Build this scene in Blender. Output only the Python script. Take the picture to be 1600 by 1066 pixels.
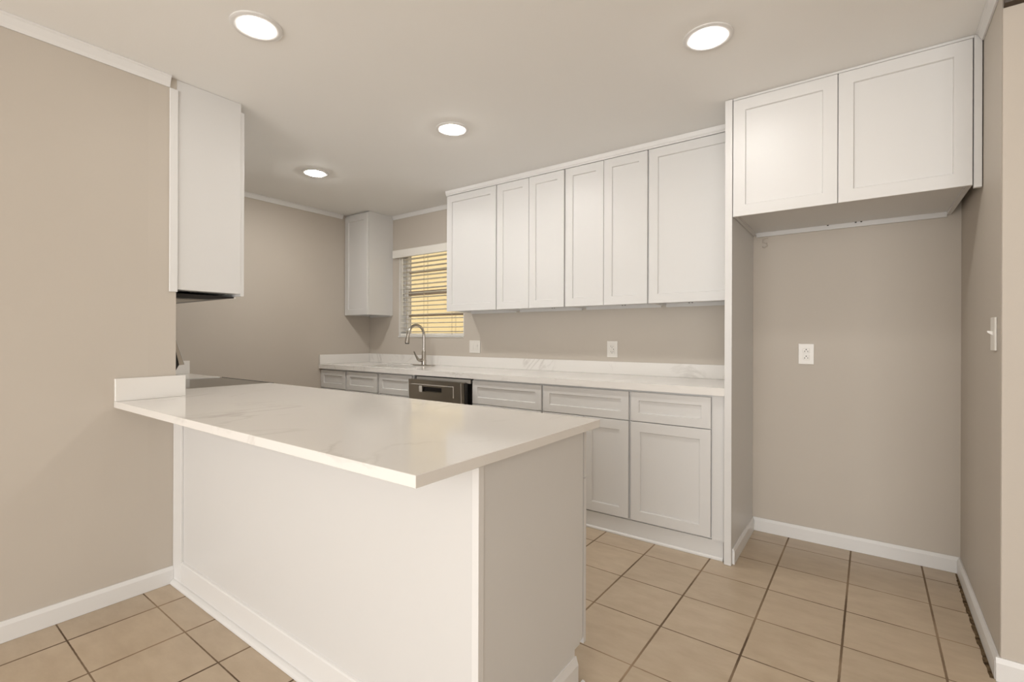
import bpy, bmesh, math, random
from mathutils import Vector, Matrix

for o in list(bpy.data.objects):
    bpy.data.objects.remove(o)
random.seed(4)
SC = bpy.context.scene
COL = SC.collection

# ------------------------------------------------------------------ camera
CEIL = 2.445
CAM_H = 1.19
YAW = math.radians(36.519)
ROLL = math.radians(0.193)
cam_data = bpy.data.cameras.new('camera')
cam_data.sensor_fit = 'HORIZONTAL'
cam_data.sensor_width = 36.0
cam_data.lens = 758.16 / 1600 * 36.0
cam_data.shift_x = (800 - 785.52) / 1600
cam_data.shift_y = -(533 - 528.4) / 1600
cam_data.clip_start = 0.02
cam = bpy.data.objects.new('camera', cam_data)
COL.objects.link(cam)
fwd = Vector((-math.sin(YAW), math.cos(YAW), 0))
rgt0 = Vector((math.cos(YAW), math.sin(YAW), 0))
up0 = Vector((0, 0, 1))
rgt = rgt0 * math.cos(ROLL) + up0 * math.sin(ROLL)
upv = up0 * math.cos(ROLL) - rgt0 * math.sin(ROLL)
cam.matrix_world = Matrix(((rgt.x, upv.x, -fwd.x, 0), (rgt.y, upv.y, -fwd.y, 0),
                           (rgt.z, upv.z, -fwd.z, CAM_H), (0, 0, 0, 1)))
SC.camera = cam

# ------------------------------------------------------------------ light
SC.view_settings.view_transform = 'Standard'
SC.view_settings.look = 'None'
SC.view_settings.gamma = 1.0
SC.view_settings.use_curve_mapping = False
SC.view_settings.exposure = 0.20

P_WORLD, P_REAR, P_REAR_UP = 0.75, 116.0, 48.0
LAMPS = (36.0, 92.0, 182.0, 250.0)      # lens brightness: above the peninsula, by the refrigerator, mid-kitchen, far left
world = bpy.data.worlds.new('daylight_sky')
SC.world = world
world.use_nodes = True
bgn = world.node_tree.nodes['Background']
bgn.inputs['Color'].default_value = (1.0, 0.97, 0.93, 1)
bgn.inputs['Strength'].default_value = P_WORLD

sun_d = bpy.data.lights.new('sun', 'SUN')
sun_d.energy = 2.5
sun_d.color = (1.0, 0.93, 0.80)
sun_d.angle = math.radians(1.0)
sun = bpy.data.objects.new('sun', sun_d)
COL.objects.link(sun)
sun.rotation_euler = (math.radians(48), 0, math.radians(-8))

WARM = (1.0, 0.995, 0.985)
XL = -2.686
def area(name, loc, rot, sx, sy, power, color=WARM):
    d = bpy.data.lights.new(name, 'AREA')
    d.shape = 'RECTANGLE'; d.size = sx; d.size_y = sy
    d.energy = power; d.color = color
    o = bpy.data.objects.new(name, d)
    COL.objects.link(o)
    o.location = loc; o.rotation_euler = rot
    return o
# daylight that comes in through the living-room openings behind the camera
area('daylight_rear', (0.4, -3.9, 1.30), (math.radians(90), 0, 0), 4.6, 2.1, P_REAR)
# added upward fill lamp, standing in for ground bounce, to brighten the ceiling
area('ceiling_fill_rear', (0.4, -3.9, 0.75), (math.radians(90 + 42), 0, 0), 4.6, 1.0, P_REAR_UP)

# ------------------------------------------------------------------ materials
def principled(name, color, rough=0.5, metal=0.0, spec=0.5):
    m = bpy.data.materials.new(name)
    m.use_nodes = True
    b = m.node_tree.nodes['Principled BSDF']
    b.inputs['Base Color'].default_value = (*color, 1)
    b.inputs['Roughness'].default_value = rough
    b.inputs['Metallic'].default_value = metal
    b.inputs['Specular IOR Level'].default_value = spec
    return m

def nt(m):
    return m.node_tree.nodes, m.node_tree.links, m.node_tree.nodes['Principled BSDF']

def add_bump(m, scale, strength, dist=0.002, detail=2.0):
    n, l, b = nt(m)
    tc = n.new('ShaderNodeTexCoord')
    nz = n.new('ShaderNodeTexNoise')
    nz.inputs['Scale'].default_value = scale
    nz.inputs['Detail'].default_value = detail
    bp = n.new('ShaderNodeBump')
    bp.inputs['Strength'].default_value = strength
    bp.inputs['Distance'].default_value = dist
    l.new(tc.outputs['Object'], nz.inputs['Vector'])
    l.new(nz.outputs['Fac'], bp.inputs['Height'])
    l.new(bp.outputs['Normal'], b.inputs['Normal'])
    return m

def mottled(name, c1, c2, scale, rough, spec=0.5):
    m = principled(name, c1, rough, 0, spec)
    n, l, b = nt(m)
    tc = n.new('ShaderNodeTexCoord')
    nz = n.new('ShaderNodeTexNoise')
    nz.inputs['Scale'].default_value = scale
    nz.inputs['Detail'].default_value = 4
    cr = n.new('ShaderNodeValToRGB')
    cr.color_ramp.elements[0].position = 0.35
    cr.color_ramp.elements[1].position = 0.65
    cr.color_ramp.elements[0].color = (*c1, 1)
    cr.color_ramp.elements[1].color = (*c2, 1)
    l.new(tc.outputs['Object'], nz.inputs['Vector'])
    l.new(nz.outputs['Fac'], cr.inputs['Fac'])
    l.new(cr.outputs['Color'], b.inputs['Base Color'])
    return m

M = {}
M['wall'] = add_bump(mottled('greige_wall_paint', (0.538, 0.486, 0.424), (0.552, 0.500, 0.437), 1.5, 0.55, 0.3), 220, 0.06)
M['ceiling'] = add_bump(principled('ceiling_paint', (0.87, 0.86, 0.84), 0.8, 0, 0.2), 160, 0.12)
M['cab'] = add_bump(principled('white_cabinet_paint', (0.685, 0.675, 0.66), 0.40), 500, 0.015)
M['trim'] = add_bump(principled('white_trim_paint', (0.76, 0.75, 0.735), 0.35), 300, 0.02)
M['plastic'] = principled('white_plastic', (0.80, 0.77, 0.72), 0.3)
M['slot'] = principled('dark_slot', (0.03, 0.025, 0.02), 0.6)
M['steel'] = principled('brushed_steel', (0.50, 0.46, 0.40), 0.32, 1.0)
M['chrome'] = principled('brushed_nickel', (0.52, 0.49, 0.45), 0.24, 1.0)
M['dark'] = principled('black_enamel', (0.015, 0.013, 0.012), 0.35)
M['glass_black'] = principled('black_ceramic_glass', (0.02, 0.018, 0.017), 0.06)
M['greytrim'] = principled('light_grey_seal', (0.62, 0.59, 0.55), 0.4)
M['blind'] = principled('white_blind_vinyl', (0.82, 0.79, 0.73), 0.4)
M['cord'] = principled('tan_blind_cord', (0.42, 0.35, 0.24), 0.7)
M['bronze'] = principled('brown_window_rail', (0.30, 0.23, 0.17), 0.5)
M['brown'] = add_bump(principled('dark_brown_wood', (0.055, 0.036, 0.022), 0.5), 40, 0.2)
M['ground'] = mottled('outdoor_ground', (0.25, 0.22, 0.16), (0.16, 0.17, 0.09), 3, 0.9)
M['oven_face'] = principled('range_white_enamel', (0.55, 0.53, 0.50), 0.3)

def make_brushed(m):
    n, l, b = nt(m)
    tc = n.new('ShaderNodeTexCoord')
    mp = n.new('ShaderNodeMapping'); mp.inputs['Scale'].default_value = (6, 6, 700)
    nz = n.new('ShaderNodeTexNoise'); nz.inputs['Scale'].default_value = 1.0
    mr = n.new('ShaderNodeMapRange')
    mr.inputs['To Min'].default_value = 0.26; mr.inputs['To Max'].default_value = 0.42
    l.new(tc.outputs['Object'], mp.inputs['Vector'])
    l.new(mp.outputs['Vector'], nz.inputs['Vector'])
    l.new(nz.outputs['Fac'], mr.inputs['Value'])
    l.new(mr.outputs['Result'], b.inputs['Roughness'])
make_brushed(M['steel'])

def emit(name, color, strength):
    m = principled(name, color, 0.4)
    b = m.node_tree.nodes['Principled BSDF']
    b.inputs['Emission Color'].default_value = (*color, 1)
    b.inputs['Emission Strength'].default_value = strength
    return m
M['lamp'] = [emit('lit_lamp_lens', (1.0, 0.97, 0.92), v) for v in LAMPS]

def make_quartz():
    m = principled('white_veined_quartz', (0.80, 0.78, 0.75), 0.10, 0, 0.5)
    n, l, b = nt(m)
    tc = n.new('ShaderNodeTexCoord')
    mp = n.new('ShaderNodeMapping')
    mp.inputs['Rotation'].default_value = (0.3, 0.2, 0.75)
    mp.inputs['Scale'].default_value = (1.15, 0.55, 1.0)
    l.new(tc.outputs['Object'], mp.inputs['Vector'])
    nz = n.new('ShaderNodeTexNoise')
    nz.inputs['Scale'].default_value = 1.9; nz.inputs['Detail'].default_value = 6
    nz.inputs['Roughness'].default_value = 0.55; nz.inputs['Distortion'].default_value = 1.1
    l.new(mp.outputs['Vector'], nz.inputs['Vector'])
    sub = n.new('ShaderNodeMath'); sub.operation = 'SUBTRACT'; sub.inputs[1].default_value = 0.5
    ab = n.new('ShaderNodeMath'); ab.operation = 'ABSOLUTE'
    l.new(nz.outputs['Fac'], sub.inputs[0]); l.new(sub.outputs[0], ab.inputs[0])
    cr = n.new('ShaderNodeValToRGB')
    cr.color_ramp.elements[0].position = 0.0; cr.color_ramp.elements[0].color = (1, 1, 1, 1)
    cr.color_ramp.elements[1].position = 0.022; cr.color_ramp.elements[1].color = (0, 0, 0, 1)
    l.new(ab.outputs[0], cr.inputs['Fac'])
    nz2 = n.new('ShaderNodeTexNoise'); nz2.inputs['Scale'].default_value = 2.6
    l.new(mp.outputs['Vector'], nz2.inputs['Vector'])
    cr2 = n.new('ShaderNodeValToRGB')
    cr2.color_ramp.elements[0].position = 0.46; cr2.color_ramp.elements[1].position = 0.66
    l.new(nz2.outputs['Fac'], cr2.inputs['Fac'])
    mul = n.new('ShaderNodeMath'); mul.operation = 'MULTIPLY'
    l.new(cr.outputs['Color'], mul.inputs[0]); l.new(cr2.outputs['Color'], mul.inputs[1])
    mul2 = n.new('ShaderNodeMath'); mul2.operation = 'MULTIPLY'; mul2.inputs[1].default_value = 0.5
    l.new(mul.outputs[0], mul2.inputs[0])
    mix = n.new('ShaderNodeMix'); mix.data_type = 'RGBA'
    mix.inputs['A'].default_value = (0.80, 0.775, 0.74, 1)
    mix.inputs['B'].default_value = (0.50, 0.47, 0.43, 1)
    l.new(mul2.outputs[0], mix.inputs['Factor'])
    l.new(mix.outputs['Result'], b.inputs['Base Color'])
    return m
M['quartz'] = make_quartz()

TILE = 0.302
TILE_ORG = (-0.6532, 3.211)
TILE_ROT = -0.0111
def make_tile():
    m = principled('beige_ceramic_tile', (0.50, 0.40, 0.29), 0.32, 0, 0.45)
    n, l, b = nt(m)
    geo = n.new('ShaderNodeNewGeometry')
    # rotate the position into the tile grid
    mp = n.new('ShaderNodeMapping'); mp.vector_type = 'TEXTURE'
    mp.inputs['Location'].default_value = (TILE_ORG[0], TILE_ORG[1], 0)
    mp.inputs['Rotation'].default_value = (0, 0, TILE_ROT)
    l.new(geo.outputs['Position'], mp.inputs['Vector'])
    sep = n.new('ShaderNodeSeparateXYZ'); l.new(mp.outputs['Vector'], sep.inputs[0])
    wob = n.new('ShaderNodeTexNoise'); wob.inputs['Scale'].default_value = 45
    l.new(geo.outputs['Position'], wob.inputs['Vector'])
    def line(sock, half):
        d = n.new('ShaderNodeMath'); d.operation = 'DIVIDE'; d.inputs[1].default_value = TILE
        l.new(sock, d.inputs[0])
        r = n.new('ShaderNodeMath'); r.operation = 'ROUND'; l.new(d.outputs[0], r.inputs[0])
        s = n.new('ShaderNodeMath'); s.operation = 'SUBTRACT'
        l.new(d.outputs[0], s.inputs[0]); l.new(r.outputs[0], s.inputs[1])
        a = n.new('ShaderNodeMath'); a.operation = 'ABSOLUTE'; l.new(s.outputs[0], a.inputs[0])
        w = n.new('ShaderNodeMath'); w.operation = 'MULTIPLY_ADD'
        l.new(wob.outputs['Fac'], w.inputs[0]); w.inputs[1].default_value = -0.006
        l.new(a.outputs[0], w.inputs[2])
        mr = n.new('ShaderNodeMapRange')
        mr.inputs['From Min'].default_value = half / TILE - 0.003 - 0.0025
        mr.inputs['From Max'].default_value = half / TILE - 0.003 + 0.0025
        mr.inputs['To Min'].default_value = 1.0; mr.inputs['To Max'].default_value = 0.0
        l.new(w.outputs[0], mr.inputs['Value'])
        return mr.outputs['Result'], r.outputs[0]
    gx, ix = line(sep.outputs['X'], 0.0040)
    gy, iy = line(sep.outputs['Y'], 0.0027)
    g = n.new('ShaderNodeMath'); g.operation = 'MAXIMUM'
    l.new(gx, g.inputs[0]); l.new(gy, g.inputs[1])
    # per-tile tint
    fl = []
    for s in ('X', 'Y'):
        d = n.new('ShaderNodeMath'); d.operation = 'DIVIDE'; d.inputs[1].default_value = TILE
        l.new(sep.outputs[s], d.inputs[0])
        f = n.new('ShaderNodeMath'); f.operation = 'FLOOR'; l.new(d.outputs[0], f.inputs[0])
        fl.append(f)
    cb = n.new('ShaderNodeCombineXYZ')
    l.new(fl[0].outputs[0], cb.inputs[0]); l.new(fl[1].outputs[0], cb.inputs[1])
    wn = n.new('ShaderNodeTexWhiteNoise'); l.new(cb.outputs[0], wn.inputs['Vector'])
    mp2 = n.new('ShaderNodeMapping'); mp2.inputs['Scale'].default_value = (5, 11, 1)
    l.new(geo.outputs['Position'], mp2.inputs['Vector'])
    cl = n.new('ShaderNodeTexNoise'); cl.inputs['Scale'].default_value = 1.4
    cl.inputs['Detail'].default_value = 7; cl.inputs['Roughness'].default_value = 0.62
    l.new(mp2.outputs['Vector'], cl.inputs['Vector'])
    cr = n.new('ShaderNodeValToRGB')
    cr.color_ramp.elements[0].position = 0.28; cr.color_ramp.elements[0].color = (0.455, 0.355, 0.250, 1)
    cr.color_ramp.elements[1].position = 0.72; cr.color_ramp.elements[1].color = (0.555, 0.450, 0.330, 1)
    l.new(cl.outputs['Fac'], cr.inputs['Fac'])
    tint = n.new('ShaderNodeMapRange')
    tint.inputs['To Min'].default_value = 0.95; tint.inputs['To Max'].default_value = 1.05
    l.new(wn.outputs['Value'], tint.inputs['Value'])
    mulc = n.new('ShaderNodeMix'); mulc.data_type = 'RGBA'; mulc.blend_type = 'MULTIPLY'
    mulc.inputs['Factor'].default_value = 1.0
    l.new(cr.outputs['Color'], mulc.inputs['A']); l.new(tint.outputs['Result'], mulc.inputs['B'])
    grn = n.new('ShaderNodeTexNoise'); grn.inputs['Scale'].default_value = 2.2
    l.new(geo.outputs['Position'], grn.inputs['Vector'])
    gcr = n.new('ShaderNodeValToRGB')
    gcr.color_ramp.elements[0].position = 0.38; gcr.color_ramp.elements[0].color = (0.10, 0.062, 0.034, 1)
    gcr.color_ramp.elements[1].position = 0.68; gcr.color_ramp.elements[1].color = (0.33, 0.235, 0.15, 1)
    l.new(grn.outputs['Fac'], gcr.inputs['Fac'])
    mixg = n.new('ShaderNodeMix'); mixg.data_type = 'RGBA'
    l.new(g.outputs[0], mixg.inputs['Factor'])
    l.new(mulc.outputs['Result'], mixg.inputs['A']); l.new(gcr.outputs['Color'], mixg.inputs['B'])
    l.new(mixg.outputs['Result'], b.inputs['Base Color'])
    rr = n.new('ShaderNodeMapRange')
    rr.inputs['To Min'].default_value = 0.30; rr.inputs['To Max'].default_value = 0.85
    l.new(g.outputs[0], rr.inputs['Value']); l.new(rr.outputs['Result'], b.inputs['Roughness'])
    hs = n.new('ShaderNodeMath'); hs.operation = 'MULTIPLY_ADD'
    l.new(g.outputs[0], hs.inputs[0]); hs.inputs[1].default_value = -1.0
    sm = n.new('ShaderNodeMath'); sm.operation = 'MULTIPLY'; sm.inputs[1].default_value = 0.25
    l.new(cl.outputs['Fac'], sm.inputs[0]); l.new(sm.outputs[0], hs.inputs[2])
    bp = n.new('ShaderNodeBump'); bp.inputs['Strength'].default_value = 0.35
    bp.inputs['Distance'].default_value = 0.002
    l.new(hs.outputs[0], bp.inputs['Height']); l.new(bp.outputs['Normal'], b.inputs['Normal'])
    return m
M['tile'] = make_tile()

def make_siding():
    m = principled('yellow_painted_siding', (0.80, 0.62, 0.30), 0.8, 0, 0.2)
    n, l, b = nt(m)
    geo = n.new('ShaderNodeNewGeometry')
    nz = n.new('ShaderNodeTexNoise'); nz.inputs['Scale'].default_value = 2.0
    l.new(geo.outputs['Position'], nz.inputs['Vector'])
    cr = n.new('ShaderNodeValToRGB')
    cr.color_ramp.elements[0].color = (0.70, 0.55, 0.29, 1)
    cr.color_ramp.elements[1].color = (0.80, 0.66, 0.38, 1)
    l.new(nz.outputs['Fac'], cr.inputs['Fac']); l.new(cr.outputs['Color'], b.inputs['Base Color'])
    return m
M['siding'] = make_siding()

def make_glass():
    m = bpy.data.materials.new('window_glass')
    m.use_nodes = True
    n = m.node_tree.nodes; l = m.node_tree.links
    n.remove(n['Principled BSDF'])
    out = n['Material Output']
    tr = n.new('ShaderNodeBsdfTransparent')
    gl = n.new('ShaderNodeBsdfGlossy'); gl.inputs['Roughness'].default_value = 0.02
    mx = n.new('ShaderNodeMixShader')
    mx.inputs[0].default_value = 0.05
    l.new(tr.outputs[0], mx.inputs[1]); l.new(gl.outputs[0], mx.inputs[2])
    l.new(mx.outputs[0], out.inputs['Surface'])
    return m
M['glass'] = make_glass()

# ------------------------------------------------------------------ mesh helpers
class MB:
    """collects shapes, then links them as ONE mesh object"""
    def __init__(self):
        self.bm = bmesh.new()
    def box(self, x0, x1, y0, y1, z0, z1, bev=0.0, seg=1):
        x0, x1 = sorted((x0, x1)); y0, y1 = sorted((y0, y1)); z0, z1 = sorted((z0, z1))
        r = bmesh.ops.create_cube(self.bm, size=1.0)
        vs = r['verts']
        for v in vs:
            v.co = Vector((x0 + (v.co.x + .5) * (x1 - x0), y0 + (v.co.y + .5) * (y1 - y0), z0 + (v.co.z + .5) * (z1 - z0)))
        if bev > 0:
            es = list({e for v in vs for e in v.link_edges})
            bmesh.ops.bevel(self.bm, geom=es, offset=bev, segments=seg, affect='EDGES', profile=0.5)
        return self
    def prism(self, pts, axis, a0, a1):
        """closed 2-D outline swept along an axis; pts in the other two axes (x,y)/(x,z)/(y,z)"""
        def P(p, a):
            if axis == 'x': return Vector((a, p[0], p[1]))
            if axis == 'y': return Vector((p[0], a, p[1]))
            return Vector((p[0], p[1], a))
        v0 = [self.bm.verts.new(P(p, a0)) for p in pts]
        v1 = [self.bm.verts.new(P(p, a1)) for p in pts]
        fs = [self.bm.faces.new(v0), self.bm.faces.new(v1)]
        k = len(pts)
        for i in range(k):
            fs.append(self.bm.faces.new((v0[i], v0[(i + 1) % k], v1[(i + 1) % k], v1[i])))
        bmesh.ops.recalc_face_normals(self.bm, faces=fs)
        return self
    def cyl(self, p0, p1, r0, r1=None, n=24):
        r1 = r0 if r1 is None else r1
        p0 = Vector(p0); p1 = Vector(p1); d = (p1 - p0)
        q = d.to_track_quat('Z', 'Y').to_matrix().to_4x4()
        mat = Matrix.Translation((p0 + p1) / 2) @ q
        bmesh.ops.create_cone(self.bm, cap_ends=True, segments=n, radius1=r0, radius2=r1, depth=d.length, matrix=mat)
        return self
    def tube(self, pts, r, n=16):
        """round tube through points; r may be a list"""
        pts = [Vector(p) for p in pts]
        rs = r if isinstance(r, (list, tuple)) else [r] * len(pts)
        rings = []; up = Vector((1, 0, 0))
        for i, p in enumerate(pts):
            a = pts[max(i - 1, 0)]; b = pts[min(i + 1, len(pts) - 1)]
            t = (b - a).normalized()
            s = up - t * up.dot(t)
            if s.length < 1e-4: s = Vector((0, 1, 0)) - t * t.y
            s.normalize(); w = t.cross(s)
            rings.append([self.bm.verts.new(p + (s * math.cos(2 * math.pi * k / n) + w * math.sin(2 * math.pi * k / n)) * rs[i]) for k in range(n)])
        fs = []
        for i in range(len(rings) - 1):
            for k in range(n):
                fs.append(self.bm.faces.new((rings[i][k], rings[i][(k + 1) % n], rings[i + 1][(k + 1) % n], rings[i + 1][k])))
        fs.append(self.bm.faces.new(rings[0])); fs.append(self.bm.faces.new(rings[-1]))
        bmesh.ops.recalc_face_normals(self.bm, faces=fs)
        return self
    def lathe(self, prof, center, n=48, close=True):
        """profile (r,z) revolved about the vertical through center; closed outline"""
        cx, cy, cz = center
        rings = []
        for (r, z) in prof:
            rings.append([self.bm.verts.new((cx + r * math.cos(2 * math.pi * k / n), cy + r * math.sin(2 * math.pi * k / n), cz + z)) for k in range(n)])
        fs = []; m = len(rings)
        for i in range(m if close else m - 1):
            a = rings[i]; b = rings[(i + 1) % m]
            for k in range(n):
                fs.append(self.bm.faces.new((a[k], a[(k + 1) % n], b[(k + 1) % n], b[k])))
        bmesh.ops.recalc_face_normals(self.bm, faces=fs)
        return self
    def shaker(self, x0, x1, z0, z1, yb, t, face=-1, fw=0.057, rec=0.009, ch=0.0015):
        """framed door with a sunk centre panel; yb = back plane, face = -1 looks to -Y, +1 to +Y"""
        def ring(i, y):
            return [self.bm.verts.new((x, y, z)) for (x, z) in ((x0 + i, z0 + i), (x1 - i, z0 + i), (x1 - i, z1 - i), (x0 + i, z1 - i))]
        Y = lambda d: yb + face * d
        R = [ring(0, Y(0)), ring(0, Y(t - ch)), ring(ch, Y(t)), ring(fw, Y(t)), ring(fw + 0.0035, Y(t - rec))]
        fs = [self.bm.faces.new(R[0]), self.bm.faces.new(R[-1])]
        for a, b in zip(R[:-1], R[1:]):
            for k in range(4):
                fs.append(self.bm.faces.new((a[k], a[(k + 1) % 4], b[(k + 1) % 4], b[k])))
        bmesh.ops.recalc_face_normals(self.bm, faces=fs)
        return self
    def build(self, name, mat, parent=None, smooth=False):
        me = bpy.data.meshes.new(name)
        self.bm.normal_update()
        org = Vector((0, 0, 0))
        if parent is not None:
            org = parent.matrix_world.translation.copy() if False else Vector(parent['_org'])
        elif self.bm.verts:
            lo = Vector((min(v.co.x for v in self.bm.verts), min(v.co.y for v in self.bm.verts), min(v.co.z for v in self.bm.verts)))
            hi = Vector((max(v.co.x for v in self.bm.verts), max(v.co.y for v in self.bm.verts), max(v.co.z for v in self.bm.verts)))
            org = Vector(((lo.x + hi.x) / 2, (lo.y + hi.y) / 2, lo.z))
        for v in self.bm.verts:
            v.co -= org
        self.bm.to_mesh(me); self.bm.free()
        mats = mat if isinstance(mat, (list, tuple)) else [mat]
        for mm in mats: me.materials.append(mm)
        o = bpy.data.objects.new(name, me)
        COL.objects.link(o)
        if smooth:
            for p in me.polygons: p.use_smooth = True
            try:
                me.set_sharp_from_angle(angle=math.radians(35))
            except Exception:
                pass
        if parent is not None:
            o.parent = parent
            o['_org'] = parent['_org']
        else:
            o.location = org
            o['_org'] = tuple(org)
        return o

def thing(name, label, cat, loc, group=None):
    o = bpy.data.objects.new(name, None)
    o.empty_display_size = 0.05
    COL.objects.link(o)
    o.location = loc
    o['label'] = label; o['category'] = cat
    if group: o['group'] = group
    o['_org'] = tuple(loc)
    return o
def tag(o, label, cat, group=None):
    o['label'] = label; o['category'] = cat
    if group: o['group'] = group
    return o
def struct(o):
    o['kind'] = 'structure'
    return o
def sub(o, text):
    o['label'] = text
    return o

# ------------------------------------------------------------------ the room
XL, XK, YW, YE = -2.686, -4.29, 3.371, 0.952       # left wall, kitchen left wall, back wall, end of left wall
YO = 2.395                                          # outer right wall (faces the camera)
RX0, RX1 = 3.5, -4.0                                # living room right side, rear side
XR_B, XR_F = 0.405, 0.390                           # right wall at the back wall / at its outer corner

struct(MB().box(-4.5, RX0 + .1, RX1 - .1, YW + .1, -0.10, 0.0).build('floor', M['tile']))
struct(MB().box(-4.5, RX0 + .1, RX1 - .1, YW + .1, CEIL, CEIL + 0.12).build('ceiling', M['ceiling']))
wl = MB()
wl.box(XL - .12, XL, -1.1, YE - .115, 0, CEIL); wl.box(XL - .12, XL, RX1, -3.5, 0, CEIL)
wl.box(XL - .12, XL, -3.5, -1.1, 2.36, CEIL); wl.box(XL - .12, XL, -3.5, -1.1, 0, .22)
struct(wl.build('wall_left', M['wall']))
struct(MB().box(XK - .1, XL, YE - .115, YE, 0, CEIL).build('wall_range', M['wall']))
struct(MB().box(XK - .1, XK, YE, YW, 0, CEIL).build('wall_left_kitchen', M['wall']))
# back wall with the window opening
WX0, WX1, WZ0, WZ1 = -3.826, -2.940, 1.195, 2.085
bw = MB()
bw.box(XK - .1, WX0, YW, YW + .16, 0, CEIL)
bw.box(WX1, XR_B + .1, YW, YW + .16, 0, CEIL)
bw.box(WX0, WX1, YW, YW + .16, 0, WZ0)
bw.box(WX0, WX1, YW, YW + .16, WZ1, CEIL)
struct(bw.build('wall_back', M['wall']))
# right wall (very slightly out of square) and the wall that turns away from it
struct(MB().prism([(XR_B, YW), (XR_F, YO), (XR_F + .115, YO + .115), (XR_B + .115, YW)], 'z', 0, CEIL).build('wall_right', M['wall']))
struct(MB().box(XR_F + .002, RX0, YO, YO + .115, 0, CEIL).build('wall_outer_right', M['wall']))
# living room behind the camera: rear wall and side wall with wide openings
rw = MB()
rw.box(XL - .12, -2.0, RX1 - .1, RX1, 0, CEIL); rw.box(2.8, RX0, RX1 - .1, RX1, 0, CEIL)
rw.box(-2.0, 2.8, RX1 - .1, RX1, 2.36, CEIL); rw.box(-2.0, 2.8, RX1 - .1, RX1, 0, .22)
struct(rw.build('wall_rear', M['wall']))
struct(MB().box(RX0, RX0 + .1, RX1, YO + .115, 0, CEIL).build('wall_side', M['wall']))

# crown strips
def crown_prof(d, h):
    return [(0, CEIL - h), (0.006, CEIL - h), (0.010, CEIL - h * .7), (d * .75, CEIL - h * .22), (d, CEIL - h * .12), (d, CEIL), (0, CEIL)]
G = 0.0008
tr = MB(); tr.prism([(XL + G + a, z - G) for a, z in crown_prof(.026, .052)], 'y', RX1 + .01, YE - .03)
struct(tr.build('trim_1', M['trim']))
tr = MB(); tr.prism([(XK + G + a, z - G) for a, z in crown_prof(.024, .040)], 'y', YE + .01, 3.02)
struct(tr.build('trim_2', M['trim']))
tr = MB(); tr.prism([(YW - G - a, z - G) for a, z in crown_prof(.024, .036)], 'x', -3.91, -2.86)
struct(tr.build('trim_3', M['trim']))
# crown along the right wall follows its small angle
def along_right(x_off):
    return lambda y: XR_F + (XR_B - XR_F) * (y - YO) / (YW - YO) - x_off
def right_strip(prof, y0, y1, name, mat):
    b = MB(); bm = b.bm
    f = along_right(0)
    v0 = [bm.verts.new((f(y0) - G - a, y0, z)) for a, z in prof]
    v1 = [bm.verts.new((f(y1) - G - a, y1, z)) for a, z in prof]
    fs = [bm.faces.new(v0), bm.faces.new(v1)]
    for i in range(len(prof)):
        j = (i + 1) % len(prof)
        fs.append(bm.faces.new((v0[i], v0[j], v1[j], v1[i])))
    bmesh.ops.recalc_face_normals(bm, faces=fs)
    return b.build(name, mat)
struct(right_strip([(a, z - G) for a, z in crown_prof(.024, .036)], YO + .0, 2.745, 'trim_4', M['trim']))
# dark timber strip at the head of the outer right wall
tr = MB(); tr.prism([(YO - G, 2.345), (YO - .022, 2.352), (YO - .03, 2.38), (YO - .03, CEIL - G), (YO - G, CEIL - G)], 'x', XR_F + .003, RX0 - .01)
struct(tr.build('trim_5', M['brown']))

# baseboards
def base_prof(t, h):
    return [(0, 0.001), (t, 0.001), (t, h * .80), (t * .72, h * .90), (t * .45, h), (0, h)]
BH = 0.082
b = MB(); b.prism([(XL + G + a, z) for a, z in base_prof(.013, .082)], 'y', RX1 + .01, .9415)
struct(b.build('baseboard_left', M['trim']))
b = MB(); b.prism([(YW - G - a, z) for a, z in base_prof(.013, BH)], 'x', -.543, XR_B - .001)
struct(b.build('baseboard_back', M['trim']))
struct(right_strip(base_prof(.013, BH), YO + .0, YW - .0145, 'baseboard_right', M['trim']))
b = MB(); b.prism([(YO - G - a, z) for a, z in base_prof(.013, BH)], 'x', XR_F - .012, RX0 - .01)
struct(b.build('baseboard_outer_right', M['trim']))

# open, dirty joint where the tile stops short of the right-hand baseboard
jb = MB(); f = along_right(0); ys = [YO + (YW - .02 - YO) * i / 60 for i in range(61)]
vl = []; vr = []
for i, y in enumerate(ys):
    w = .020 + random.uniform(-.004, .005)
    vr.append(jb.bm.verts.new((f(y) - .0145, y, .0006))); vl.append(jb.bm.verts.new((f(y) - .0145 - w * 0.62 * (0.55 + .45 * min(1, (YW - y) / .25)), y, .0006)))
for i in range(60):
    jb.bm.faces.new((vl[i], vr[i], vr[i + 1], vl[i + 1]))
gap_m = mottled('crumbled_joint_dirt', (0.045, 0.028, 0.014), (0.20, 0.14, 0.08), 38, 0.95, 0.1)
struct(jb.build('trim_6', gap_m))

# ------------------------------------------------------------------ kitchen window
wf = MB()
wy0, wy1 = YW + .085, YW + .135
wf.box(WX0 + .001, WX0 + .045, wy0, wy1, WZ0 + .001, WZ1 - .001, .003); wf.box(WX1 - .045, WX1 - .001, wy0, wy1, WZ0 + .001, WZ1 - .001, .003)
wf.box(WX0 + .045, WX1 - .045, wy0, wy1, WZ0 + .001, WZ0 + .04); wf.box(WX0 + .045, WX1 - .045, wy0, wy1, WZ1 - .04, WZ1 - .001)
win = struct(wf.build('window_1', M['trim']))
rails = MB(); rails.box(WX0 + .046, WX1 - .046, wy0 + .008, wy1 - .008, 1.625, 1.668)
for z in (1.416, 1.862):
    rails.box(WX0 + .046, WX1 - .046, wy0 + .016, wy1 - .016, z - .008, z + .008)
rails.build('window_rail', M['bronze'], win)
MB().box(WX0 + .046, WX1 - .046, wy0 + .024, wy0 + .027, WZ0 + .041, WZ1 - .041).build('window_pane', M['glass'], win)
jl = MB()
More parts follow.
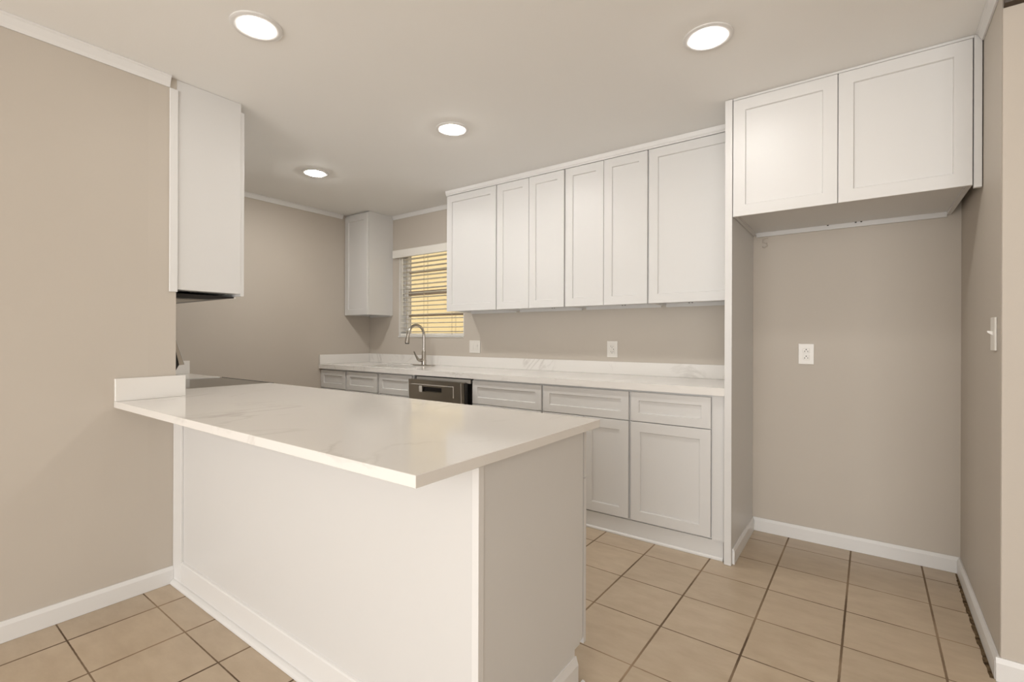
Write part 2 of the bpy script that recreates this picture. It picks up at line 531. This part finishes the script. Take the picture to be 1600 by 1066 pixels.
jl.box(WX0 + .0005, WX0 + .008, YW + .002, wy0 - .001, WZ0 + .012, WZ1 - .008)
jl.box(WX1 - .008, WX1 - .0005, YW + .002, wy0 - .001, WZ0 + .012, WZ1 - .008)
jl.box(WX0 + .0005, WX1 - .0005, YW + .002, wy0 - .001, WZ1 - .008, WZ1 - .0005)
jl.build('window_jamb', M['trim'], win)
MB().box(WX0 + .0005, WX1 - .0005, YW - .012, wy0 - .001, WZ0 + .0005, WZ0 + .012, .003).build('window_sill', M['trim'], win)

bl = thing('window_blind', 'white horizontal slat blind, half open, hanging in the window over the sink', 'blind', ((WX0 + WX1) / 2, YW + .04, WZ0 + .013))
MB().box(-3.882, WX1 + .02, YW - .040, YW - .004, 2.004, 2.082, .004, 2).build('valance', M['blind'], bl)
MB().box(WX0 + .012, WX1 - .012, YW + .012, YW + .062, 2.03, 2.074).build('headrail', M['blind'], bl)
nsl = 18
for i in range(nsl):
    z = 1.252 + i * .0435
    s = MB(); yc = YW + .038; hw = .025
    tilt = math.radians(-7)
    prof = []
    for k in range(7):
        u = -1 + 2 * k / 6
        prof.append((yc + u * hw, z + u * hw * math.tan(tilt) + .0022 * (1 - u * u)))
    outline = prof + [(y, zz - .0026) for y, zz in reversed(prof)]
    s.prism(outline, 'x', WX0 + .011, WX1 - .011).build('slat', M['blind'], bl)
MB().box(WX0 + .011, WX1 - .011, YW + .014, YW + .062, 1.2085, 1.232, .003).build('bottom_rail', M['blind'], bl)
for x in (-3.72, -3.475, -3.10):
    for y in (YW + .0115, YW + .0645):
        MB().cyl((x, y, 1.22), (x, y, 2.05), .0019, n=8).build('ladder_cord', M['cord'], bl)
MB().cyl((-3.775, YW + .003, 1.42), (-3.775, YW + .003, 2.0), .004, n=8).build('tilt_wand', M['blind'], bl)

# outside: neighbouring yellow wall in the sun
struct(MB().box(-13, 6, YW + .5, 9.0, -0.45, -0.25).build('ground', M['ground']))
nb = thing('neighbouring_building', 'yellow painted building wall in sunlight, seen through the window blind', 'building', (-6, 6.5, -.25))
MB().box(-12, 1, 6.3, 6.6, -.249, 4.6).build('siding', M['siding'], nb)
MB().box(-12.1, 1.1, 6.05, 6.7, 4.601, 4.72).build('roof_edge', M['trim'], nb)

# ------------------------------------------------------------------ cabinets
DT = 0.019
def wall_cabinet(name, label, x0, x1, yb, depth, z0, z1, doors, door_z, face=-1, group=None, lip=True, fw=0.057):
    """hung cabinet: body with a sunk underside, nailing rail at the back and one or two framed doors"""
    yf = yb + face * depth
    t = thing(name, label, 'cabinet', ((x0 + x1) / 2, (yb + yf) / 2, z0), group)
    g = .0007
    b = MB()
    ya, yc = sorted((yb + face * g, yf))
    b.box(x0 + g, x1 - g, ya, yc, z0 + .014, z1)
    if lip:
        b.box(x0 + g, x0 + .018, ya, yc, z0, z0 + .014); b.box(x1 - .018, x1 - g, ya, yc, z0, z0 + .014)
        yk0, yk1 = sorted((yf, yf - face * .02)); b.box(x0 + .018, x1 - .018, yk0, yk1, z0, z0 + .014)
        yk0, yk1 = sorted((yb + face * g, yb + face * .016)); b.box(x0 + .018, x1 - .018, yk0, yk1, z0 - .012, z0 + .014)
    b.build('body', M['cab'], t)
    for (a, c) in doors:
        MB().shaker(a, c, door_z[0], door_z[1], yf + face * .001, DT, face, fw).build('door', M['cab'], t)
    return t

def screws(t, xs, y, z):
    for x in xs:
        MB().cyl((x, y, z), (x, y, z - .004), .0045, n=10).build('screw', M['slot'], t)

# uppers along the back wall
GU = 'tall white wall cabinets along the back wall'
ZU0, ZU1, DZ = 1.419, 2.401, (1.415, 2.398)
UD = YW - 3.068
def yfront(d): return YW - d
us = []
us.append(wall_cabinet('wall_cabinet', 'tall white single-door wall cabinet overlapping the right side of the window', -2.858, -2.3245, YW, UD, ZU0, ZU1, [(-2.856, -2.328)], DZ, group=GU))
us.append(wall_cabinet('wall_cabinet', 'white double-door wall cabinet second from the window, above the light switch and outlet plate', -2.3245, -1.7105, YW, UD, ZU0, ZU1, [(-2.319, -2.018), (-2.015, -1.716)], DZ, group=GU))
us.append(wall_cabinet('wall_cabinet', 'white double-door wall cabinet straight above the back wall outlet, third from the window', -1.7105, -1.103, YW, UD, ZU0, ZU1, [(-1.704, -1.411), (-1.408, -1.108)], DZ, group=GU))
us.append(wall_cabinet('wall_cabinet', 'wide white single-door wall cabinet next to the tall refrigerator end panel', -1.103, -.584, YW, UD, ZU0, ZU1, [(-1.098, -.588)], DZ, group=GU))
for t, xs in zip(us, ((-2.36, -2.345), (-1.99, -1.97), (-1.40, -1.38), (-.93, -.91))):
    screws(t, xs, YW - .02, ZU0 + .0136 - .0)
tag(MB().prism([(3.0675, 2.4025), (3.050, 2.4025), (3.050, 2.410), (3.044, 2.418), (3.040, 2.4435), (3.0675, 2.4435)], 'x', -2.868, -.584).build('scribe_moulding', M['trim']),
    'long thin white moulding closing the gap between the back wall cabinets and the ceiling', 'moulding')

# corner upper on the left of the window
cc = wall_cabinet('wall_cabinet', 'narrow white wall cabinet in the far left corner, left of the window', XK + .001, -3.918, YW, UD, ZU0, 2.4435, [(XK + .006, -3.922)], (1.417, 2.424))

# cabinets over the range, on the kitchen side of the left wall
ca = wall_cabinet('wall_cabinet', 'white wall cabinet hanging at the open end of the left wall, plain side showing', -3.02, XL - .0005, YE, .305, 1.409, 2.4435, [(-3.016, XL - .004)], (1.411, 2.40), face=1, lip=False)
MB().box(XL + .0005, XL + .007, .921, .957, 1.409, 2.392, .002).build('scribe_strip', M['trim'], ca)
cr_ = wall_cabinet('wall_cabinet', 'white wall cabinet above the range hood', -3.782, -3.021, YE, .305, 1.409, 2.43, [(-3.778, -3.403), (-3.40, -3.025)], (1.411, 2.40), face=1, lip=False)

# range hood under it
hd = thing('range_hood', 'slim black range hood under the wall cabinets at the left wall end', 'range hood', (-3.2, YE + .15, 1.385))
h = MB(); h.prism([(YE + .002, 1.385), (1.128, 1.388), (1.253, 1.402), (1.253, 1.4085), (YE + .002, 1.4085)], 'x', -3.66, -2.752)
h.build('hood_shell', M['dark'], hd)
MB().prism([(YE + .03, 1.3825), (1.120, 1.3855), (1.120, 1.3872), (YE + .03, 1.3848)], 'x', -3.60, -2.80).build('filter', M['steel'], hd)
MB().box(-2.80, -2.752, 1.2535, 1.264, 1.400, 1.408, .001).build('switch_tab', M['plastic'], hd)

# refrigerator alcove: tall end panel and cabinet
PX0, PX1, PY = -.5825, -.5475, 2.750
fp = thing('refrigerator_end_panel', 'tall white floor-to-ceiling end panel beside the refrigerator alcove', 'panel', ((PX0 + PX1) / 2, PY, 0))
MB().box(PX0 + .008, PX1, PY + .019, YW - .001, .001, CEIL - .002).build('panel', M['cab'], fp)
MB().box(PX0, PX1 + .0005, PY, PY + .0188, .001, CEIL - .002, .0012).build('front_stile', M['cab'], fp)
b = MB(); b.prism([(PX1 + .0005 + a, z) for a, z in base_prof(.011, BH)], 'y', PY + .03, YW - .015)
b.build('base_strip', M['trim'], fp)

FX0, FX1 = -.5465, .3665
fc = wall_cabinet('wall_cabinet', 'wide white double-door cabinet over the empty refrigerator alcove', FX0, FX1, YW, YW - 2.770, 1.832, 2.4435, [(-.5435, -.0945), (-.0915, .3635)], (1.826, 2.430))
MB().box(FX0 + .002, FX1, 2.753, 2.769, 2.4325, 2.4435).build('top_filler', M['cab'], fc)
MB().box(FX1 + .0005, FX1 + .0255, 2.752, 2.772, 1.815, 2.4435, .001).build('side_filler', M['cab'], fc)
screws(fc, (-.16, -.03, -.005), YW - .02, 1.832 + .0136)

# ------------------------------------------------------------------ base run along the back wall
YD = 2.775           # face of doors and drawer fronts
YB0 = YD + DT + .001 # carcass front
ZB0, ZB1 = .104, .885
def base_cabinet(label, x0, x1, fronts, drawers, false=False, name='base_cabinet', group='white base cabinets under the back countertop'):
    t = thing(name, label, 'cabinet', ((x0 + x1) / 2, (YB0 + YW) / 2, 0), group)
    g = .0007
    b = MB(); b.box(x0 + g, x1 - g, YB0, YW - .022, ZB0, ZB1 if not false else .70)
    if false:
        b.box(x0 + g, x1 - g, YB0, YB0 + .02, .70, ZB1)
    b.box(x0 + g, x1 - g, YB0 + .03, YW - .03, .001, ZB0)
    b.build('body', M['cab'], t)
    for (a, c) in drawers:
        MB().shaker(a, c, .702, .873, YB0 - .001, DT, -1, .048).build('drawer_front', M['cab'], t)
    for (a, c) in fronts:
        MB().shaker(a, c, .114, .697, YB0 - .001, DT, -1, .057).build('door', M['cab'], t)
    return t
base_cabinet('white base cabinet with one drawer in the far left corner, left of the sink', XK + .002, -3.880, [(-4.282, -3.892)], [(-4.282, -3.892)])
base_cabinet('white sink base cabinet with two drawer-like fronts under the faucet', -3.880, -2.978, [(-3.868, -3.432), (-3.405, -2.990)], [(-3.868, -3.432), (-3.405, -2.990)], false=True)
base_cabinet('white base cabinet directly right of the dishwasher, mostly hidden by the peninsula', -2.342, -1.7245, [(-2.336, -2.036), (-2.033, -1.7325)], [(-2.336, -1.7325)])
base_cabinet('white base cabinet second from the tall end panel, partly behind the peninsula counter corner', -1.7245, -1.112, [(-1.717, -1.419), (-1.416, -1.1195)], [(-1.717, -1.1195)])
cd = base_cabinet('white base cabinet with one drawer and one door, rightmost before the tall end panel', -1.112, -.650, [(-1.105, -.6555)], [(-1.105, -.6555)])
MB().box(-.6495, PX0 - .001, YB0 - .012, YB0 + .006, ZB0, ZB1).build('filler_strip', M['cab'], cd)
MB().box(-1.1105, -1.108, YB0 - .002, YB0 - .0005, .692, .700).build('bumper', M['slot'], cd)
tk = thing('toe_kick_board', 'white toe kick board along the floor under the back base cabinets', 'toe kick', (-1.45, 2.80, 0))
MB().box(-2.34, PX0 - .010, 2.789, 2.803, .001, .1025).build('board', M['cab'], tk)
sh = MB(); sh.prism([(2.7885, .001), (2.780, .001), (2.780, .010), (2.7855, .016), (2.7885, .016)], 'x', -2.34, PX0 - .012)
sh.build('shoe_strip', M['trim'], tk)

# countertop with splashbacks and sink cut-out
ZC0, ZC1, YC = .8862, .928, 2.757
SX0, SX1, SY0, SY1 = -3.735, -3.185, 2.865, 3.150
ct = thing('countertop', 'long white veined quartz countertop along the back wall, with the sink', 'countertop', (-2.4, 3.05, ZC0))
c = MB()
CX0, CX1 = XK + .001, PX0 - .0008
c.box(CX0, SX0, YC, YW - .001, ZC0, ZC1); c.box(SX1, CX1, YC, YW - .001, ZC0, ZC1)
c.box(SX0, SX1, YC, SY0, ZC0, ZC1); c.box(SX0, SX1, SY1, YW - .001, ZC0, ZC1)
bmesh.ops.remove_doubles(c.bm, verts=c.bm.verts, dist=1e-5)
c.build('slab', M['quartz'], ct)
MB().box(XK + .0215, CX1, YW - .0205, YW - .001, ZC1 + .0003, 1.020, .0012).build('backsplash', M['quartz'], ct)
MB().box(CX0, CX0 + .020, YC, YW - .001, ZC1 + .0003, 1.020, .0012).build('side_splash', M['quartz'], ct)

# undermount sink
sk = thing('sink', 'stainless steel undermount sink below the faucet', 'sink', ((SX0 + SX1) / 2, (SY0 + SY1) / 2, .712))
s = MB(); t_ = .012
s.box(SX0 - t_, SX1 + t_, SY0 - t_, SY1 + t_, .712, .72)
s.box(SX0 - t_, SX0, SY0 - t_, SY1 + t_, .72, ZC0 - .001); s.box(SX1, SX1 + t_, SY0 - t_, SY1 + t_, .72, ZC0 - .001)
s.box(SX0, SX1, SY0 - t_, SY0, .72, ZC0 - .001); s.box(SX0, SX1, SY1, SY1 + t_, .72, ZC0 - .001)
s.build('basin', M['steel'], sk)
MB().cyl((-3.46, 3.0, .7205), (-3.46, 3.0, .724), .045).build('drain', M['chrome'], sk, True)

# faucet
fx, fy = -3.330, 3.245
fa = thing('faucet', 'tall brushed nickel gooseneck pull-down faucet behind the sink', 'faucet', (fx, fy, ZC1))
MB().box(fx - .125, fx + .125, fy - .03, fy + .03, ZC1 + .0005, ZC1 + .0085, .003, 2).build('base_plate', M['chrome'], fa)
b = MB(); b.tube([(fx, fy, ZC1 + .008), (fx, fy, ZC1 + .05), (fx, fy, ZC1 + .06), (fx, fy, ZC1 + .125), (fx, fy, ZC1 + .14)], [.024, .024, .021, .019, .0135], 24)
b.build('faucet_body', M['chrome'], fa, True)
pts = [(fx, fy, ZC1 + .14), (fx, fy, 1.21)]
R_ = .098
for i in range(1, 17):
    a = math.pi * i / 16 * 0.94
    pts.append((fx, fy - R_ + R_ * math.cos(a), 1.21 + R_ * math.sin(a)))
lx, ly, lz = pts[-1]
b = MB(); b.tube(pts, .0125, 20); b.build('spout', M['chrome'], fa, True)
b = MB(); b.tube([(fx, ly - .0005, lz - .001), (fx, ly - .006, lz - .02), (fx, ly - .014, lz - .065), (fx, ly - .0165, lz - .088)], [.0138, .0150, .0205, .0215], 20)
b.build('spray_head', M['chrome'], fa, True)
b = MB(); b.tube([(fx, ly - .0166, lz - .0885), (fx, ly - .0170, lz - .0945)], [.019, .018], 20); b.build('spray_face', M['slot'], fa, True)
b = MB(); b.tube([(fx, fy - .018, ZC1 + .05), (fx, fy - .06, ZC1 + .052), (fx, fy - .078, ZC1 + .062), (fx, fy - .105, ZC1 + .10), (fx, fy - .125, ZC1 + .135)], [.016, .015, .0125, .008, .006], 16)
b.build('handle', M['chrome'], fa, True)

# dishwasher, its door tipped slightly forward
DX0, DX1 = -2.972, -2.350
dw = thing('dishwasher', 'stainless steel dishwasher with pocket handle, door slightly ajar, under the back countertop', 'dishwasher', ((DX0 + DX1) / 2, 3.0, 0))
b = MB(); b.box(DX0 + .012, DX1 - .012, 2.800, YW - .03, .02, .876); b.build('tub', M['dark'], dw)
b = MB(); b.box(DX0 + .030, DX1 - .015, 2.786, 2.7995, .845, .874); b.build('top_trim', M['greytrim'], dw)
# door built upright, hinged at its foot
t_open = math.radians(2.6)
def tip(mb, hinge_y=2.790, hinge_z=.12):
    for v in mb.bm.verts:
        y, z = v.co.y - hinge_y, v.co.z - hinge_z
        v.co.y = hinge_y + y * math.cos(t_open) - z * math.sin(t_open)
        v.co.z = hinge_z + y * math.sin(t_open) + z * math.cos(t_open)
    return mb
px0, px1, pz0, pz1 = -2.84, -2.60, .765, .805
d = MB()
d.box(DX0 + .006, px0, 2.752, 2.785, .125, .858); d.box(px1, DX1 - .022, 2.752, 2.785, .125, .858)
d.box(px0, px1, 2.752, 2.785, .125, pz0); d.box(px0, px1, 2.752, 2.785, pz1, .858); d.box(px0, px1, 2.772, 2.785, pz0, pz1)
dd = tip(d).build('door', M['steel'], dw)
hdl = tip(MB().box(px0 + .03, px1 - .0, 2.7675, 2.7715, pz0 + .003, pz1 - .001)).build('handle_pocket', M['dark'], dd)
hb = tip(MB().box(px0 - .004, px0 + .03, 2.7470, 2.7515, pz0 - .004, pz1 + .006, .002)).build('handle_end', M['greytrim'], dd)
tip(MB().box(px0 - .09, px1 + .125, 2.7490, 2.7517, pz1 + .014, pz1 + .0185)).build('handle_edge', M['greytrim'], dd)
tip(MB().box(px1 + .121, px1 + .125, 2.7490, 2.7517, pz0 - .03, pz1 + .0135)).build('panel_edge', M['greytrim'], dd)
tip(MB().box(DX1 - .0215, DX1 - .012, 2.756, 2.785, .125, .852)).build('door_edge', M['dark'], dd)
tip(MB().box(DX1 - .052, DX1 - .0495, 2.7500, 2.7517, .13, .85)).build('edge_seam', M['greytrim'], dd)
MB().box(DX0 + .012, DX1 - .012, 2.805, 2.82, .002, .0195).build('kick_plate', M['dark'], dw)

# ------------------------------------------------------------------ peninsula
EX = -.778                                           # outer face of the end panel
pn = thing('peninsula_cabinet', 'white panelled peninsula base cabinet in the middle of the kitchen', 'cabinet', (-1.85, 1.25, 0))
b = MB()
b.box(-3.02, EX - .018, .972, 1.5365, .112, .872); b.box(-3.02, EX - .018, .972, 1.455, .001, .112)
b.build('body', M['cab'], pn)
MB().box(XL + .0015, EX - .004, .952, .970, .001, .8725).build('back_panel', M['cab'], pn)
MB().prism([(.971, .001), (1.464, .001), (1.466, .143), (1.498, .140), (1.506, .146), (1.522, .148), (1.522, .8725), (.971, .8725)], 'x', EX - .0175, EX).build('end_panel', M['cab'], pn)
MB().box(EX - .020, EX + .002, .948, .9705, .001, .8725, .001).build('corner_strip', M['trim'], pn)
MB().box(XL + .0015, XL + .095, .942, .9518, .001, .8725, .001).build('side_strip', M['trim'], pn)
bb = MB(); bb.prism([(.9518, .001), (.943, .001), (.943, .112), (.946, .118), (.9518, .121)], 'x', XL + .0955, EX - .0205)
bb.build('base_board', M['trim'], pn)
sh = MB(); sh.prism([(.9425, .001), (.925, .001), (.9255, .008), (.930, .016), (.937, .021), (.9425, .0225)], 'x', XL + .0155, EX + .018)
sh.build('shoe_moulding', M['trim'], pn)
bb = MB(); bb.prism([(EX + .0003, .001), (EX + .012, .001), (EX + .012, .088), (EX + .008, .100), (EX + .004, .114), (EX + .0003, .114)], 'y', .972, 1.470)
bb.build('base_board', M['trim'], pn)
sh = MB(); sh.prism([(EX + .0125, .001), (EX + .031, .001), (EX + .0305, .008), (EX + .026, .016), (EX + .018, .021), (EX + .0125, .0225)], 'y', .9430, 1.500)
sh.build('shoe_moulding', M['trim'], pn)
pd = [(-3.016, -2.695), (-2.690, -2.255), (-2.250, -1.815), (-1.812, -1.305), (-1.302, EX - .004)]
for a, c_ in pd:
    MB().shaker(a, c_, .120, .697, 1.5375, DT, 1, .057).build('door', M['cab'], pn)
    MB().shaker(a, c_, .702, .868, 1.5375, DT, 1, .048).build('drawer_front', M['cab'], pn)

ZP0, ZP1 = .873, .901
pc = thing('countertop', 'large glossy white veined quartz countertop on the peninsula, in the foreground', 'countertop', (-1.8, 1.15, ZP0))
c = MB()
c.prism([(XL + .001, .709), (-.751, .709), (-.751, 1.600), (-3.024, 1.600), (-3.024, YE + .001), (XL + .001, YE + .001)], 'z', ZP0, ZP1)
bmesh.ops.bevel(c.bm, geom=[e for e in c.bm.edges], offset=.0012, segments=1, affect='EDGES')
c.build('slab', M['quartz'], pc)
MB().box(XL + .001, XL + .020, .709, .988, ZP1 + .0003, 1.003, .0012).build('side_splash', M['quartz'], pc)

# ------------------------------------------------------------------ range and the counter beyond it
rg = thing('range', 'freestanding range with black glass cooktop between peninsula and far left counter', 'range', (-3.385, 1.28, 0))
RXa, RXb = -3.742, -3.030
b = MB(); b.box(RXa, RXb, YE + .03, 1.585, .08, .885); b.build('body', M['oven_face'], rg)
MB().box(RXa + .03, RXb - .03, YE + .06, 1.53, .001, .0795).build('plinth', M['dark'], rg)
MB().box(RXa - .002, RXb + .002, YE + .125, 1.622, .8855, .8975, .002).build('cooktop', M['glass_black'], rg)
MB().box(RXa - .003, RXb + .003, 1.6225, 1.628, .884, .899, .001).build('cooktop_edge', M['dark'], rg)
b = MB(); b.prism([(YE + .01, .8856), (1.073, .8856), (1.073, 1.0), (1.090, 1.034), (1.073, 1.115), (1.05, 1.18), (1.03, 1.205), (YE + .01, 1.205)], 'x', RXa + .004, RXb - .004)
b.build('backguard', M['dark'], rg)
b = MB(); b.prism([(1.0905, 1.034), (1.114, 1.036), (1.113, 1.040), (1.071, 1.180), (1.056, 1.205), (1.032, 1.206), (1.0735, 1.116)], 'x', RXa, RXb)
b.build('control_panel', M['steel'], rg)
MB().prism([(1.1145, 1.037), (1.1175, 1.038), (1.0745, 1.181), (1.0715, 1.180)], 'x', RXa, RXb + .001).build('lit_edge_strip', M['greytrim'], rg)  # pale strip: the control panel's lit front edge put into the colour
MB().box(RXa + .01, RXb - .01, 1.586, 1.602, .26, .80, .004).build('oven_door', M['glass_black'], rg)
h = MB(); h.cyl((RXa + .07, 1.64, .765), (RXb - .07, 1.64, .765), .011); h.box(RXa + .09, RXa + .11, 1.6025, 1.64, .757, .773); h.box(RXb - .11, RXb - .09, 1.6025, 1.64, .757, .773)
h.build('oven_handle', M['chrome'], rg, True)
MB().box(RXa + .01, RXb - .01, 1.586, 1.600, .10, .25, .003).build('drawer', M['oven_face'], rg)

lc = thing('base_cabinet', 'white base cabinet in the far left corner beyond the range', 'cabinet', (-4.02, 1.28, 0))
b = MB(); b.box(XK + .001, RXa - .006, YE + .002, 1.575, .104, .872); b.box(XK + .001, RXa - .006, YE + .002, 1.50, .001, .104); b.build('body', M['cab'], lc)
MB().shaker(XK + .006, RXa - .010, .112, .697, 1.5755, DT, 1, .057).build('door', M['cab'], lc)
MB().shaker(XK + .006, RXa - .010, .702, .866, 1.5755, DT, 1, .048).build('drawer_front', M['cab'], lc)
l2 = thing('countertop', 'short white quartz countertop in the corner beyond the range', 'countertop', (-4.02, 1.28, .873))
MB().box(XK + .001, RXa - .005, YE + .001, 1.612, .873, .901, .0012).build('slab', M['quartz'], l2)
MB().box(XK + .001, XK + .020, YE + .001, 1.611, .9013, 1.003, .0012).build('side_splash', M['quartz'], l2)

# ------------------------------------------------------------------ recessed lights
def recessed(k, label, x, y):
    t = thing('recessed_light', label, 'ceiling light', (x, y, CEIL - .009), 'recessed ceiling lights')
    z = CEIL - .0005
    MB().lathe([(.097, 0), (.097, -.004), (.090, -.0075), (.070, -.0066), (.0635, -.004), (.0635, 0)], (x, y, z), 48).build('trim_ring', M['trim'], t, True)
    b = MB()
    prof = [(.063, -.0002)] + [(.063 * math.cos(a), -.005 - .013 * math.sin(a)) for a in [math.pi / 2 * i / 8 for i in range(8)]] + [(.0005, -.018), (.0005, -.0002)]
    b.lathe(prof, (x, y, z), 48); b.build('lens', M['lamp'][k], t, True)
    return t
recessed(0, 'lit round recessed ceiling light nearest the camera, above the peninsula counter', -1.966, .980)
recessed(1, 'lit round recessed ceiling light in front of the refrigerator cabinet', -.518, 2.125)
recessed(2, 'lit round recessed ceiling light in mid-kitchen, in front of the window-side wall cabinets', -1.98, 2.157)
recessed(3, 'lit round recessed ceiling light deepest in the kitchen, near the far left wall', -3.35, 2.118)

# ------------------------------------------------------------------ wall plates
def duplex(t, x, y, z, face_y):
    """one duplex receptacle on a plate facing -Y"""
    for dz in (.0195, -.0195):
        r = MB(); r.box(x - .0165, x + .0165, face_y - .0035, face_y - .0002, z + dz - .0145, z + dz + .0145, .0012)
        rc = r.build('receptacle', M['plastic'], t)
        s = MB()
        s.box(x - .0085, x - .0060, face_y - .0043, face_y - .0036, z + dz - .003, z + dz + .006)
        s.box(x + .0060, x + .0085, face_y - .0043, face_y - .0036, z + dz - .002, z + dz + .005)
        s.cyl((x, face_y - .0036, z + dz - .0085), (x, face_y - .0043, z + dz - .0085), .0026, n=10)
        s.build('slot', M['slot'], rc)
def duplex_up(t, x, y, z, face_y):
    for dz in (.0195, -.0195):
        r = MB(); r.box(x - .0165, x + .0165, face_y - .0035, face_y - .0002, z + dz - .0145, z + dz + .0145, .0012)
        rc = r.build('receptacle', M['plastic'], t)
        s = MB()
        s.box(x - .0090, x - .0060, face_y - .0043, face_y - .0036, z + dz - .008, z + dz + .000)
        s.box(x + .0060, x + .0090, face_y - .0043, face_y - .0036, z + dz - .008, z + dz + .000)
        s.cyl((x, face_y - .0036, z + dz + .0065), (x, face_y - .0043, z + dz + .0065), .0032, n=10)
        s.build('slot', M['slot'], rc)
def plate(t, x0, x1, z0, z1, y=YW):
    MB().box(x0, x1, y - .0075, y - .0007, z0, z1, .0025, 2).build('cover_plate', M['plastic'], t)
    return y - .0075
o1 = thing('wall_outlet', 'white duplex outlet just above the backsplash under the wall cabinets', 'outlet', (-1.484, YW, 1.050))
fy_ = plate(o1, -1.525, -1.444, 1.050, 1.171); duplex(o1, -1.484, YW, 1.1105, fy_)
MB().box(-1.4845 + .010, -1.4845 + .013, fy_ - .0012, fy_ - .0002, 1.106, 1.114).build('screw', M['slot'], o1)
o2 = thing('wall_outlet', 'white duplex outlet alone on the bare refrigerator alcove wall', 'outlet', (-.264, YW, 1.041))
fy_ = plate(o2, -.304, -.225, 1.041, 1.162); duplex_up(o2, -.264, YW, 1.102, fy_)
o3 = thing('switch_plate', 'white two-gang switch and outlet plate between window and wall cabinets, above the dishwasher', 'switch', (-2.805, YW, 1.055))
fy_ = plate(o3, -2.868, -2.743, 1.055, 1.168)
MB().box(-2.851, -2.817, fy_ - .004, fy_ - .0002, 1.078, 1.146, .001).build('rocker', M['plastic'], o3)
MB().box(-2.791, -2.757, fy_ - .004, fy_ - .0002, 1.078, 1.146, .001).build('insert', M['plastic'], o3)
MB().box(-2.773, -2.766, fy_ - .0048, fy_ - .0041, 1.110, 1.130).build('test_button', M['greytrim'], o3)
# switch on the right wall
f = along_right(0); ysw = 2.497; xs_ = f(ysw)
o4 = thing('light_switch', 'white toggle light switch on the right wall near its outer corner', 'switch', (xs_, ysw, 1.150))
MB().box(xs_ - .0075, xs_ - .0010, ysw - .036, ysw + .036, 1.150, 1.272, .002, 2).build('cover_plate', M['plastic'], o4)
b = MB(); b.prism([(xs_ - .0077, 1.206), (xs_ - .021, 1.216), (xs_ - .022, 1.223), (xs_ - .0077, 1.221)], 'y', ysw - .005, ysw + .005)
b.build('toggle', M['plastic'], o4)
# small clip left on the alcove wall
cl = MB(); cl.tube([(-.468, YW - .004, 1.812), (-.492, YW - .005, 1.806), (-.494, YW - .006, 1.786), (-.474, YW - .006, 1.780), (-.470, YW - .006, 1.762), (-.486, YW - .005, 1.754), (-.497, YW - .004, 1.758)], .0038, 10)
tag(cl.build('wall_clip', M['wall'], None, True), 'small painted-over bent clip on the alcove wall under the refrigerator cabinet', 'clip')

for o in bpy.data.objects:
    if '_org' in o.keys(): del o['_org']
